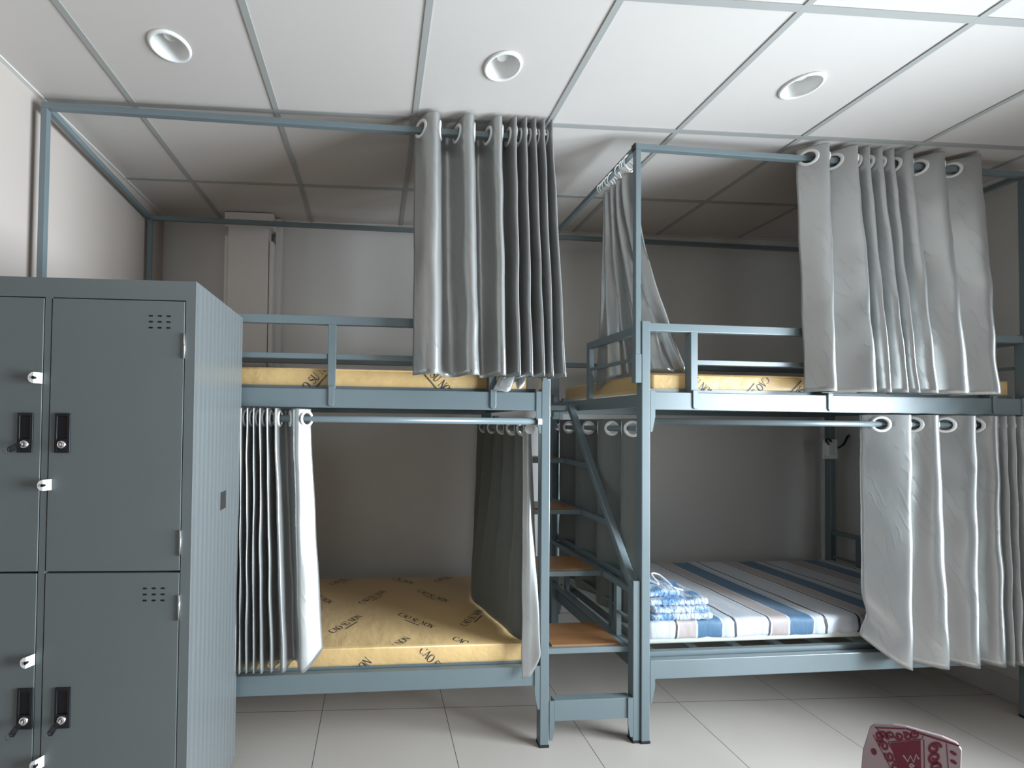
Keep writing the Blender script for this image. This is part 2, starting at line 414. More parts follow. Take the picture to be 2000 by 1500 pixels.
bL = bunk(ML, x0L, PW, DL, 0.0, 'blue-grey metal bunk bed beside the lockers, with a bare yellow mattress below', (-1.76, -.938, -.236), -1)
canopy(bL, x0L, .03, .0, .92, 2.700, 2.655)
RZ = 1.420
rod(bL, (x0L+PW, .020, RZ), (-.002, .020, RZ)); rod(bL, (-.036, .045, RZ-.032), (-.036, DL-.045, RZ-.032))
bR = bunk(MR, 0.0, x0R, DR, .012, 'blue-grey metal bunk bed on the right, with striped bedding below', (.240, .915, 1.797), 1)
canopy(bR, -.027, x0R, .004, .925, 2.690, 2.655, True)
rod(bR, (PW, .028, RZ+.008), (x0R-PW, .028, RZ+.008)); rod(bR, (.034, .045, RZ-.028), (.034, DR-.045, RZ-.028))

# ------------------------------------------------------------------ stair between the beds (frame of the left bed)
st = empty('bunk_stair', ML @ Matrix.Translation((.25, 0, 0)))
tagp(st, 'narrow blue-grey metal stair with brown wooden treads between the two bunks', 'stairs')
def stp(name, bm, mt, parent=None, **k):
    for v in bm.verts: v.co.x -= .25
    return obj(name, bm, mt, parent or st, **k)
m = MAT['metal']; SX0, SX1 = .062, .458
for px, y0, z1 in ((SX1-.033, .0, .713), (SX1-.033, .86, 1.46), (.043, .86, 1.46)):
    p = stp('post', B(px, px+.033, y0, y0+.04, .004, z1), m, bevel=.003)
    stp('foot_cap', B(px-.001, px+.034, y0-.001, y0+.041, 0, .012), MAT['black'], p)
stp('bottom_step', B(.066, SX1-.036, .004, .044, .108, .198), m, bevel=.003)
for px, s in ((.043, 1), (SX1-.034, -1)):
    bm = bmesh.new()
    prism(bm, [Vector((px, -.002, .20)), Vector((px+s*.022, -.002, .20)), Vector((px+s*.022, -.002, .08)), Vector((px+s*.012, -.002, .03)), Vector((px, -.002, .03))], (0, .005, 0))
    stp('hook_bracket', bm, m)
SR = SX1-.048
for yf, zt in ((.035, .412), (.262, .676), (.483, .940), (.690, 1.204)):
    yb = min(yf+.235, .86)
    bm = bmesh.new()
    box(bm, .048, SR+.016, yf, yf+.025, zt-.028, zt-.003)
    box(bm, .048, .073, yf+.025, yb, zt-.028, zt-.003); box(bm, SR-.012, SR+.016, yf+.025, yb, zt-.028, zt-.003)
    box(bm, .073, SR-.012, yb-.025, yb, zt-.028, zt-.003)
    stp('tread_frame', bm, m, bevel=.002)
    stp('tread', B(.074, SR-.014, yf+.016, yb-.004, zt-.020, zt+.004), MAT['wood'], bevel=.001)
    # rail from the sloping hand rail back to the rear post
    yh = max(.04, .035+(zt-.70)*(.585-.035)/(1.525-.70))
    if zt > .5:
        stp('side_rail', B(SR+.018, SR+.043, yh, .86, zt-.030, zt-.002), m, bevel=.002)
        stp('side_rail', B(.043, .047+.0, yh, .86, zt-.030, zt-.002), m)
stp('side_rail', B(SR+.018, SR+.043, .04, .86, .384, .41), m, bevel=.002)
stp('upright', B(SR+.018, SR+.043, .135, .16, .41, .648), m, bevel=.002)
stp('side_rail', B(SR+.020, SR+.036, .04, .135, .520, .530), m)
bm = bmesh.new(); bar(bm, (SX1-.017, .012, .665), (SX1-.040, .600, 1.520), .030, .034, Vector((1, 0, 0))); stp('hand_rail', bm, m, bevel=.003)
bm = bmesh.new(); box(bm, .046, SR+.043, .585, .612, 1.49, 1.52); stp('top_bar', bm, m, bevel=.002)

# ------------------------------------------------------------------ lettering printed on the mattress covers
def stroke(bm, pts, w0, w1=None, closed=False):
    """flat ribbon along 2-D pts with varying half width"""
    n = len(pts); L, R = [], []
    for i, p in enumerate(pts):
        a = Vector(pts[i-1] if i else (pts[-1] if closed else pts[0])); b = Vector(pts[(i+1) % n] if (i < n-1 or closed) else pts[i])
        d = (b-a).normalized(); nrm = Vector((-d.y, d.x)); hw = w0[i] if isinstance(w0, list) else w0
        q = Vector(p); L.append(bm.verts.new((q.x+nrm.x*hw, q.y+nrm.y*hw, 0))); R.append(bm.verts.new((q.x-nrm.x*hw, q.y-nrm.y*hw, 0)))
    rng = range(n) if closed else range(n-1)
    for i in rng:
        j = (i+1) % n; bm.faces.new((L[i], L[j], R[j], R[i]))
def arc(cx, cy, rx, ry, a0, a1, n=20): return [(cx+rx*math.cos(a0+(a1-a0)*i/(n-1)), cy+ry*math.sin(a0+(a1-a0)*i/(n-1))) for i in range(n)]
def glyph(bm, ch):
    """roman capitals on a unit cap height; returns advance"""
    T, K = .038, .085
    def serif(x, y, w=.13): stroke(bm, [(x-w, y), (x+w, y)], .022)
    if ch == 'O':
        p = [(.42+.38*math.cos(a), .5+.49*math.sin(a)) for a in [2*PI*i/32 for i in range(32)]]
        stroke(bm, p, [T*.8+K*.9*abs(math.cos(2*PI*i/32))**1.5 for i in range(32)], closed=True); return .90
    if ch == 'C':
        p = arc(.42, .5, .38, .49, .75, 2*PI-.75, 28)
        stroke(bm, p, [T*.8+K*.9*max(0, -math.cos(.75+(2*PI-1.5)*i/27))**1.5 for i in range(28)])
        stroke(bm, [(.70, .98), (.70, .74)], .022); stroke(bm, [(.70, .26), (.70, .05)], .022); return .84
    if ch == 'A':
        stroke(bm, [(.08, .02), (.40, 1.0)], T); stroke(bm, [(.38, 1.0), (.74, .02)], K); stroke(bm, [(.20, .34), (.60, .34)], .022); serif(.08, .02); serif(.74, .02); return .84
    if ch == 'S':
        p = arc(.32, .74, .22, .24, .5, PI*1.38, 12)+arc(.32, .26, .25, .26, PI*.42, -PI*.88, 14)
        stroke(bm, p, [T+K*.8*math.exp(-((i-12)/4.5)**2) for i in range(26)]); stroke(bm, [(.53, .97), (.53, .75)], .02); stroke(bm, [(.07, .25), (.07, .02)], .02); return .66
    if ch == 'U':
        p = [(.14, .98), (.14, .34)]+arc(.42, .34, .28, .32, PI, 2*PI, 14)[1:]+[(.70, .98)]
        stroke(bm, p, [K]*4+[K-(K-T)*min(1, i/8) for i in range(len(p)-4)]); serif(.14, .98); serif(.70, .98); return .88
    if ch == 'N':
        stroke(bm, [(.14, .0), (.14, .98)], T); stroke(bm, [(.74, .0), (.74, .98)], T); stroke(bm, [(.12, .98), (.76, .0)], K); serif(.14, .02); serif(.74, .98); serif(.10, .98, .1); return .92
    return .42
def print_text(L, cap):
    """list of bmesh verts of the two printed lines along +x, starting at the origin"""
    bm = bmesh.new(); x = 0.0
    for ch in 'CAO SU NON':
        s = set(bm.verts); adv = glyph(bm, ch)
        for v in bm.verts:
            if v not in s: v.co.x += x
        x += adv
    # tiny unreadable second line
    xx = x*.30
    while xx < x*.72:
        h = .20; stroke(bm, [(xx, -.50), (xx, -.50+h)], .030)
        if random.random() < .6: stroke(bm, [(xx, -.50+h*random.choice((0, .5, 1))), (xx+.07, -.50+h*random.choice((0, .5, 1)))], .02)
        xx += .105
    sc = L/x
    for v in bm.verts: v.co = Vector((v.co.x*sc, v.co.y*cap, 0))
    return bm
def add_prints(parent, items, rect_top, zt, rect_side, yfront):
    for kind, px, pz, ang in items:
        out = bmesh.new(); bm = print_text(.215, .037)
        R2 = Matrix.Rotation(math.radians(ang), 4, 'Z')
        for v in bm.verts: v.co = R2 @ v.co
        x0, x1, y0, y1 = rect_top if kind == 'top' else rect_side
        for v in bm.verts: v.co += Vector((px, pz, 0))
        for co, no in (((x0, 0, 0), (-1, 0, 0)), ((x1, 0, 0), (1, 0, 0)), ((0, y0, 0), (0, -1, 0)), ((0, y1, 0), (0, 1, 0))):
            bmesh.ops.bisect_plane(bm, geom=bm.verts[:]+bm.edges[:]+bm.faces[:], plane_co=co, plane_no=no, clear_outer=True)
        vm = {}
        for v in bm.verts: vm[v] = out.verts.new((v.co.x, v.co.y, zt) if kind == 'top' else (v.co.x, yfront, v.co.y))
        for f in bm.faces: out.faces.new([vm[v] for v in f.verts])
        bm.free()
        if not out.faces: out.free(); continue
        o = obj('printed_lettering', out, MAT['ink'], parent); o['label'] = 'dark printed lettering'
def mattress(mtx, x0, x1, y0, y1, z0, z1, lab, items, wob=0.0):
    r = obj('mattress', rbox(x0, x1, y0, y1, z0, z1, .016, 3), MAT['yellow'], None, True, mtx)
    tagp(r, lab, 'mattress', 'yellow covered mattresses')
    bm = bmesh.new(); tube(bm, [(x0+.01, y0+.004, z1-.006), (x1-.01, y0+.004, z1-.006)], .0045, 8); obj('piping', bm, MAT['yellow'], r, True)
    add_prints(r, items, (x0+.02, x1-.02, y0+.014, y1-.02), z1+.0006, (x0+.02, x1-.02, z0+.004, z1-.012), y0-.0006)
    return r
top = [('top', -.95, .78, 51), ('top', -.63, .93, -47), ('top', -.315, .80, 46), ('top', -1.09, .68, -52), ('top', -.774, .50, 50), ('top', -.465, .66, -50), ('top', -.906, .175, 52), ('top', -.600, .352, -46), ('top', -.28, .21, 52), ('top', -.375, .085, -44), ('top', -.70, -.055, 48), ('top', -1.25, .25, 50), ('top', -1.45, .7, 50), ('top', -1.75, .4, -48), ('top', -1.8, .1, 50),
       ('side', -.875, .215, 48), ('side', -.530, .412, -47), ('side', -1.225, .440, -47), ('side', -1.6, .25, 48)]
mattress(ML, -2.06, -.045, .038, DL-.04, .352, .437, 'bare yellow mattress printed with dark lettering on the lower bunk beside the lockers', top)
mattress(ML, -2.06, -.045, .042, DL-.04, 1.555, 1.641, 'yellow mattress on the upper bunk beside the lockers, behind its guard rail', [('side', -1.052, 1.505, 50), ('side', -.55, 1.68, -48), ('top', -1.5, .3, 50), ('top', -.9, .4, -48), ('top', -.5, .3, 50)])
mattress(MR, .075, 1.965, .042, DR-.04, 1.570, 1.652, 'yellow mattress on the upper right-hand bunk, under the wide silver curtain', [('side', .640, 1.650, 228), ('side', .885, 1.665, 225), ('side', .20, 1.675, -40), ('top', .5, .3, 50), ('top', 1.1, .5, -48)])
# striped lower mattress of the right bed
sm = obj('mattress', rbox(.08, 1.97, .075, DR-.05, .394, .438, .012, 2), MAT['base'], None, True, MR)
tagp(sm, 'thin mattress in a blue, white and beige striped sheet on the lower right-hand bunk', 'mattress')
bm = rbox(.074, 1.976, .066, DR-.045, .412, .506, .024, 4)
bmesh.ops.subdivide_edges(bm, edges=[e for e in bm.edges if e.calc_length() > 0.2], cuts=40, use_grid_fill=True)
for v in bm.verts:
    k = noise.noise(Vector((v.co.x*14, v.co.y*3, v.co.z*5))); v.co.z += .004*k
    if v.co.y < .12: v.co.y += .013*noise.noise(Vector((v.co.x*22+v.co.z*34, 3, 0))); v.co.x += .012*noise.noise(Vector((v.co.x*12, v.co.z*25, 7)))*max(0, (.506-v.co.z)/.09)
so = obj('fitted_sheet', bm, MAT['sheet'], sm, True); so['label'] = 'striped sheet stretched over the mattress'
# folded bedding on the striped mattress
bl = empty('folded_bedding', MR @ Matrix.Translation((.22, .20, .509)))
tagp(bl, 'folded blue and white bedding heaped on the left end of the striped mattress', 'bedding')
def fold(x0, x1, y0, y1, z0, z1, seed):
    bm = rbox(x0, x1, y0, y1, z0, z1, min(.012, (z1-z0)*.45), 3)
    bmesh.ops.subdivide_edges(bm, edges=[e for e in bm.edges if e.calc_length() > .05], cuts=14, use_grid_fill=True)
    for v in bm.verts:
        q = v.co*1.0; t_ = (q.z-z0)/(z1-z0)
        v.co.z += .006*noise.noise(Vector((q.x*16+seed, q.y*12, 0)))*t_
        v.co.y += .008*noise.noise(Vector((q.x*45+seed, q.z*20, 1)))*(1 if q.y < (y0+y1)/2 else 0)
        v.co.x += .006*noise.noise(Vector((q.y*40+seed, q.z*20, 2)))
    return bm
for i, (a, b_, c, d, e, f) in enumerate(((-.135, .175, -.145, .14, .000, .034), (-.130, .150, -.150, .12, .034, .064), (-.135, .165, -.135, .13, .064, .092), (-.128, .045, -.10, .10, .092, .122))):
    obj('folded_layer', fold(a, b_, c, d, e, f, 3.1*i), MAT['blanket'], bl, True)
def wander(pts, n=10):
    out = []
    P = [Vector(pts[0])]+[Vector(p) for p in pts]+[Vector(pts[-1])]
    for i in range(1, len(P)-2):
        a, b, c, d = P[i-1:i+3]
        for k in range(n):
            t = k/n; out.append(.5*((2*b)+(c-a)*t+(2*a-5*b+4*c-d)*t*t+(3*b-a-3*c+d)*t**3))
    out.append(P[-1]); return out
bm = bmesh.new(); tube(bm, wander([(-.09, -.06, .125), (-.05, .0, .135), (-.02, -.03, .128), (.0, .05, .150), (.05, .06, .140), (.07, -.0, .108), (.03, -.04, .120), (.09, -.05, .104)]), .004, 8); d_ = obj('drawstring', bm, MAT['yarn'], bl, True); d_['label'] = 'white drawstring cord'

# ------------------------------------------------------------------ curtains
def catmull(P, n):
    P = [Vector(p) for p in P]; Q = [2*P[0]-P[1]]+P+[2*P[-1]-P[-2]]; out = []
    for i in range(1, len(Q)-2):
        a, b, c, d = Q[i-1:i+3]
        for k in range(n):
            t = k/n; out.append(.5*((2*b)+(c-a)*t+(2*a-5*b+4*c-d)*t*t+(3*b-a-3*c+d)*t**3))
    out.append(P[-1].copy()); return out
def curtain(mtx, lab, group, tops, bots, ztop, zbot, rodz, holes, sub=9, nz=46, flip=False, bow=None, ring=(.026, .039), seed=0, ease=1.0):
    """tops / bots: control points (x, y) of the folded cloth at the head and at the hem (bots may carry z);
    holes: fold positions (control index, may be fractional) where the rod passes through an eyelet"""
    T = catmull([(p[0], p[1], 0) for p in tops], sub); Bt = catmull([(p[0], p[1], p[2] if len(p) > 2 else zbot) for p in bots], sub)
    nu = len(T)
    zs = [ztop-(.105)*i/22 for i in range(22)]
    zs += [ztop-.105-(ztop-.105-zbot)*i/nz for i in range(nz+1)]
    arc_ = [0.0]
    for i in range(1, nu): arc_.append(arc_[-1]+(T[i]-T[i-1]).length)
    bm = bmesh.new(); uvl = bm.loops.layers.uv.new('UVMap'); V = []; UV = {}
    for zi, z in enumerate(zs):
        w_ = (ztop-z)/(ztop-zbot); e_ = max(0.0, (ztop-.06-z)/(ztop-.06-zbot))**ease
        row = []
        for i in range(nu):
            p = T[i].lerp(Vector((Bt[i].x, Bt[i].y, 0)), e_)
            zz = z if w_ < .12 else ztop-(w_)*(ztop-Bt[i].z)
            if w_ < .12: zz = ztop-w_*(ztop-(zbot+(Bt[i].z-zbot)*(w_/.12)))
            k = min(1, w_*5)
            p.x += k*.0045*noise.noise(Vector((arc_[i]*9+seed, zz*5, seed))); p.y += k*.006*noise.noise(Vector((arc_[i]*8, zz*6+seed, 4+seed)))
            if bow: p.x += bow(arc_[i]/arc_[-1], w_)[0]; p.y += bow(arc_[i]/arc_[-1], w_)[1]
            v = bm.verts.new((p.x, p.y, zz)); UV[v] = (arc_[i], zz); row.append(v)
        V.append(row)
    H_ = []
    for h in holes:
        i = int(round(h*sub)); H_.append((arc_[i], i))
    for a in range(len(V)-1):
        for i in range(nu-1):
            zc = (V[a][i].co.z+V[a+1][i].co.z)/2; ac = (arc_[i]+arc_[i+1])/2
            if any((ac-s)**2+(zc-rodz)**2 < (ring[0]+.004)**2 for s, _ in H_): continue
            q = (V[a][i], V[a][i+1], V[a+1][i+1], V[a+1][i])
            f = bm.faces.new(q if flip else q[::-1])
            for l in f.loops: l[uvl].uv = UV[l.vert]
    for v in [v for v in bm.verts if not v.link_faces]: bm.verts.remove(v)
    me = bpy.data.meshes.new('curtain'); bm.to_mesh(me); bm.free()
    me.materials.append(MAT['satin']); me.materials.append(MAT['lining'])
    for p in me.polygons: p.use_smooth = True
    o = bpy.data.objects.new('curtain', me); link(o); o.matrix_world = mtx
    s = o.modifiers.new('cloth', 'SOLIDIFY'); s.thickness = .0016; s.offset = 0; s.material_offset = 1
    tagp(o, lab, 'curtain', group)
    for s_, i in H_:
        t_ = (T[min(i+2, nu-1)]-T[max(i-2, 0)]).normalized(); n_ = Vector((-t_.y, t_.x, 0)); c_ = Vector((T[i].x, T[i].y, rodz))
        bm = bmesh.new(); n = 32; rings = []
        for (r_, h) in ((ring[0], -.003), (ring[0]+.002, -.005), (ring[1]-.002, -.005), (ring[1], -.002), (ring[1], .002), (ring[1]-.002, .005), (ring[0]+.002, .005), (ring[0], .003)):
            rings.append([bm.verts.new(c_+t_*r_*math.cos(2*PI*k/n)+Vector((0, 0, 1))*r_*math.sin(2*PI*k/n)+n_*h) for k in range(n)])
        for a in range(8):
            for k in range(n): bm.faces.new((rings[a][k], rings[a][(k+1) % n], rings[(a+1) % 8][(k+1) % n], rings[(a+1) % 8][k]))
        g = obj('grommet', bm, MAT['white'], o, True); g['label'] = 'white plastic eyelet ring'
    return o
def zig(xs, yc, fr, bk, first, y0=None, y1=None, lean=0.0, x0=0.0):
    xs = [x+lean*(x0+x)/1.95 for x in xs]
    """alternate front / back fold points"""
    out = []
    for i, x in enumerate(xs):
        y = yc-fr if (i % 2 == first) else yc+bk
        if i == 0 and y0 is not None: y = y0
        if i == len(xs)-1 and y1 is not None: y = y1
        if 0 < i < len(xs)-1:      # a rounded fold tip
            d0 = min(.030, .34*(x-xs[i-1])); d1 = min(.030, .34*(xs[i+1]-x))
            out += [(x-d0, y), (x+d1*.6, y)]
        else: out.append((x, y))
    return out
GC = 'silver satin eyelet curtains'
halves = lambda n: [i+.5 for i in range(n)]
zhalves = lambda n: [2*i+.5 for i in range(n)]
# upper curtain of the left bed, on the canopy pole
tx = [-.575, -.495, -.42, -.34, -.277, -.21, -.169, -.142, -.117, -.096, -.074, -.055, -.035, -.016, .004, .023, .037]
bx = [-.575, -.493, -.396, -.317, -.253, -.192, -.152, -.125, -.098, -.071, -.044, -.017, .001, .020, .047, .079, .09]
curtain(ML, 'silver grey satin curtain hanging from the canopy pole above the upper bunk beside the lockers', GC,
        zig(tx, .0125, .055, .040, 1, .03, .0), zig(bx, -.070, .052, .040, 1, -.06, -.08, -.065, .73), 2.737, 1.606, 2.687, zhalves(15), seed=1)
# upper curtain of the right bed
tx = [.775, .872, .908, 1.018, 1.044, 1.076, 1.108, 1.142, 1.172, 1.201, 1.236, 1.30, 1.354, 1.469, 1.524, 1.673, 1.696]
bx = [.812, .879, .946, 1.092, 1.123, 1.163, 1.202, 1.25, 1.271, 1.301, 1.341, 1.397, 1.462, 1.565, 1.626, 1.739, 1.755]
curtain(MR, 'wide silver satin curtain hanging from the canopy pole in front of the upper right-hand bunk', GC,
        zig(tx, .0165, .046, .036, 1, .03, .02, .018, 1.19), zig(bx, -.055, .045, .040, 1, -.03, -.05, -.045, 1.19), 2.727, 1.570, 2.677, zhalves(15), seed=5)
# lower curtain of the right bed
tx = [1.135, 1.303, 1.346, 1.449, 1.504, 1.65, 1.683, 1.775, 1.79, 1.815, 1.835, 1.862, 1.885, 1.912, 1.935]
bx = [1.15, 1.28, 1.342, 1.476, 1.522, 1.637, 1.681, 1.775, 1.80, 1.822, 1.842, 1.868, 1.890, 1.915, 1.935]
rlb = [(x, y, .328) for x, y in zig(bx, -.050, .045, .035, 1, -.01, -.03, -.060, 1.19)]
rlb[0] = (1.085, .0, .440); rlb[1] = (1.165, -.075, .352)
curtain(MR, 'long silver curtain on the lower rod of the right-hand bunk, hanging past the rail', GC,
        zig(tx, .028, .048, .036, 1, .05, .03, .008, 1.19), rlb, 1.474, .328, 1.428, zhalves(13), seed=9,
        bow=lambda u, w_: (.020*max(0, 1-u*9)*math.exp(-((w_-.90)/.05)**2)-.012*max(0, 1-u*9)*math.exp(-((w_-.98)/.05)**2), 0))
# lower curtain of the left bed, next to the locker
tx = [-1.330, -1.320, -1.312, -1.304, -1.294, -1.283, -1.272, -1.258, -1.247, -1.232, -1.221, -1.207, -1.194, -1.178, -1.163, -1.143, -1.124, -1.048, -1.006]
bx = [-1.310, -1.298, -1.289, -1.281, -1.272, -1.263, -1.252, -1.238, -1.225, -1.210, -1.198, -1.178, -1.163, -1.140, -1.122, -1.092, -1.060, -1.015, -.955]
llb = [(x, y, .395) for x, y in zig(bx, -.01, .040, .035, 1, 0, -.01)]
llb[-1] = (-.940, .0, .452)
curtain(ML, 'narrow bunched silver curtain on the lower rod, right beside the locker', GC,
        zig(tx, .020, .045, .045, 1, .02, .012), llb, 1.462, .395, 1.420, zhalves(17)+[34.55], seed=13, ring=(.024, .036))
# curtain at the stair end of the left lower bunk, seen from inside
ty = [.095, .17, .25, .335, .42, .50, .60, .70, .80, .88]
tops = [(-.062, .062), (-.034, .050)]+[(-.036+(-.024 if i % 2 else .022), y) for i, y in enumerate(ty)]
bots = [(-.092, -.024, .314), (-.050, -.030, .335), (-.010, -.024, .430), (-.088, .085, .444), (-.104, .17, .442), (-.118, .25, .442), (-.140, .33, .442), (-.152, .41, .442), (-.172, .49, .442), (-.165, .57, .442), (-.15, .65, .442), (-.13, .72, .442)]
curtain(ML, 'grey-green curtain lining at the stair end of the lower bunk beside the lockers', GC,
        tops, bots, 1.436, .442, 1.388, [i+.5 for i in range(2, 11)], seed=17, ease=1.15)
# curtain at the stair end of the right lower bunk
ty = [.085, .15, .25, .36, .48, .60, .72, .82, .89]
tops = [(.034+(-.030 if i % 2 else .026), y) for i, y in enumerate(ty)]
bots = [(.028+(-.026 if i % 2 else .022), y*.98+.012) for i, y in enumerate(ty)]
curtain(MR, 'dim grey curtain behind the stair, at the end of the lower right-hand bunk', GC, tops, bots, 1.440, .47, 1.392, halves(8), seed=21)
# gathered curtain on the end canopy pole of the right bed, spilling over the end guard
tops = [(-.014, .30), (.010, .275), (-.035, .25), (.008, .225), (-.036, .20), (.010, .175), (-.036, .15), (.012, .125), (-.036, .10), (.012, .075), (-.005, .055)]
bots = [(.050, .478, 1.598), (.052, .43, 1.625), (.058, .37, 1.655), (.105, .31, 1.664), (.085, .24, 1.664), (.150, .22, 1.668), (.120, .13, 1.664), (.175, .085, 1.668), (.235, .10, 1.664), (.262, .065, 1.668), (.300, .12, 1.690)]
curtain(MR, 'silver curtain gathered on rings at the stair end of the upper right-hand bunk', GC,
        tops, bots, 2.600, 1.664, 2.3, [], seed=25, ease=1.5)
rc = bpy.data.objects['curtain.006'] if 'curtain.006' in bpy.data.objects else None
def small_ring(parent, c, r_, tilt):
    bm = bmesh.new(); n, k_ = 24, 8
    R_ = Matrix.Rotation(tilt, 3, 'X'); rings = []
    for i in range(n):
        a = 2*PI*i/n; ctr = Vector((math.cos(a)*r_, 0, math.sin(a)*r_)); rad = ctr.normalized()
        rings.append([bm.verts.new(Vector(c)+R_ @ (ctr+rad*.0032*math.cos(2*PI*j/k_)+Vector((0, 1, 0))*.0032*math.sin(2*PI*j/k_))) for j in range(k_)])
    for i in range(n):
        for j in range(k_): bm.faces.new((rings[i][j], rings[i][(j+1) % k_], rings[(i+1) % n][(j+1) % k_], rings[(i+1) % n][j]))
    g = obj('hanging_ring', bm, MAT['white'], parent, True); g['label'] = 'small white hanging ring'
for k, yy in enumerate((.062, .080, .098, .135, .200, .225, .248, .270, .292)):
    small_ring(rc, (-.0145, yy, 2.640-.04*yy), .036, .25*math.sin(k*2.1))
# the other end curtain of the left upper bunk, its hem spilling over the rail
tops = [(.018+(.022 if i % 2 else -.022), .06+.028*i) for i in range(9)]
bots = [(-.222, -.008, 1.556), (-.19, -.016, 1.551), (-.150, -.014, 1.550), (-.118, .012, 1.596), (-.112, -.014, 1.560), (-.075, -.004, 1.590), (-.058, .05, 1.65), (-.05, .16, 1.655), (-.045, .30, 1.655)]
curtain(ML, 'crumpled silver curtain end poking out below the hanging curtain of the left upper bunk', GC, tops, bots, 2.690, 1.57, 2.3, [], seed=31, ease=2.2)

# ------------------------------------------------------------------ lockers
LX0, LX1, LY0, LY1, LZ0, LZ1 = -1.412, -.553, 1.376, 1.850, .055, 1.830
lk = empty('locker', Matrix.Translation((LX0, LY0, 0)))
tagp(lk, 'tall grey steel locker with four keyed doors on the left of the room', 'locker')
def lp(name, bm, mt, parent=None, **k):
    for v in bm.verts: v.co -= Vector((LX0, LY0, 0))
    return obj(name, bm, mt, parent or lk, **k)
DC = ((-1.372, -.994), (-.970, -.584)); DZ = ((.955, 1.768), (.105, .949))
bm = bmesh.new()
box(bm, LX0, LX1-.002, LY0+.020, LY1, LZ0, LZ1-.002)
box(bm, LX0, LX1-.002, LY0, LY0+.02, DZ[0][1]+.003, LZ1); box(bm, LX0, LX1-.002, LY0, LY0+.02, LZ0, DZ[1][0]-.003)
box(bm, LX0, DC[0][0]-.003, LY0, LY0+.02, DZ[1][0]-.003, DZ[0][1]+.003); box(bm, DC[0][1]+.003, DC[1][0]-.003, LY0, LY0+.02, DZ[1][0]-.003, DZ[0][1]+.003); box(bm, DC[1][1]+.003, LX1-.002, LY0, LY0+.02, DZ[1][0]-.003, DZ[0][1]+.003)
lp('carcass', bm, MAT['locker'])
bm = bmesh.new(); box(bm, LX1-.002, LX1+.001, LY0, LY1, LZ0, LZ1+.001); s_ = lp('side_panel', bm, MAT['locker_side']); s_['label'] = 'ribbed side panel, window light put into its paler tone'
bm = bmesh.new(); box(bm, LX1+.001, LX1+.0018, 1.625, 1.682, 1.086, 1.150); lp('maker_label', bm, MAT['sticker'])
for px in (LX0+.02, LX1-.06):
    for py in (LY0+.03, LY1-.07): lp('foot', B(px, px+.04, py, py+.04, 0, LZ0), MAT['black'])
def slot(bm, cx, cz, w_, h, y):
    r_ = h/2; pts = [Vector((cx+s*(w_/2-r_)+r_*math.cos(a), y, cz+r_*math.sin(a))) for s, a0 in ((1, -PI/2), (-1, PI/2)) for a in [a0+PI*i/6 for i in range(7)]]
    prism(bm, pts, (0, .003, 0))
HX = (-1.036, -.930); keyz = {}
for ci, (a, b_) in enumerate(DC):
    for ri, (z0, z1) in enumerate(DZ):
        d = lp('door', B(a, b_, LY0-.001, LY0+.018, z0, z1), MAT['locker'], bevel=.0015)
        bm = bmesh.new(); vx = (-.683 if ci else -1.275) ; vz = z1-.046
        for i in range(3):
            for j in range(3): slot(bm, vx+.026*i, vz-.0180*j, .0125, .0052, LY0-.0014)
        v_ = lp('vent_slots', bm, MAT['black'], None); v_.parent = d
        hx = HX[ci]+(.02 if ri else 0); hz = 1.365 if ri == 0 else .557
        bm = bmesh.new()   # recessed pull: frame, pocket and lip
        box(bm, hx-.022, hx-.015, LY0-.006, LY0, hz-.059, hz+.059); box(bm, hx+.015, hx+.022, LY0-.006, LY0, hz-.059, hz+.059)
        box(bm, hx-.015, hx+.015, LY0-.006, LY0, hz+.050, hz+.059); box(bm, hx-.015, hx+.015, LY0-.006, LY0, hz-.059, hz-.018); box(bm, hx-.015, hx+.015, LY0-.002, LY0, hz-.018, hz+.050)
        h_ = lp('handle', bm, MAT['black'], None, bevel=.0015); h_.parent = d; h_['label'] = 'black recessed pull plate'
        bm = bmesh.new(); lathe(bm, [(.0001, -.0125), (.0085, -.0125), (.0115, -.010), (.0125, -.006)], 24, 'Y', (hx, LY0, hz-.034)); box(bm, hx-.001, hx+.001, LY0-.0135, LY0-.012, hz-.039, hz-.029)
        l_ = lp('lock', bm, MAT['chrome'], smooth=True); l_.parent = d; l_['label'] = 'chrome lock cylinder'
        keyz[(ci, ri)] = (hx, hz-.034)
        # hasp ears
    for zz in ((1.527, .700) if ci == 0 else (1.212, .405)):
        hx = (b_+.002) if ci == 0 else a+.012
        bm = bmesh.new(); n = 14
        outer = [Vector((hx, LY0-.004, zz+.016)), Vector((hx, LY0-.004, zz-.016))]+[Vector((hx-.010+.016*math.cos(t_), LY0-.020-.004, zz+.016*math.sin(t_))) for t_ in [-PI/2-PI*i/n for i in range(n+1)]]
        prism(bm, outer, (0, .002, 0))
        e_ = lp('hasp_ear', bm, MAT['white']); e_['label'] = 'white padlock ear'
        bm = bmesh.new(); lathe(bm, [(.0001, -.0265), (.0045, -.0265), (.0045, -.018)], 14, 'Y', (hx-.010, LY0, zz)); lp('hasp_hole', bm, MAT['black'], None).parent = e_
for zz in (1.632, 1.038, .845, .20):
    bm = bmesh.new(); tube(bm, [(DC[1][1]+.0015, LY0-.003, zz-.038), (DC[1][1]+.0015, LY0-.003, zz+.038)], .0034, 10); h_ = lp('hinge', bm, MAT['chrome'], smooth=True); h_['label'] = 'bright steel hinge knuckle'
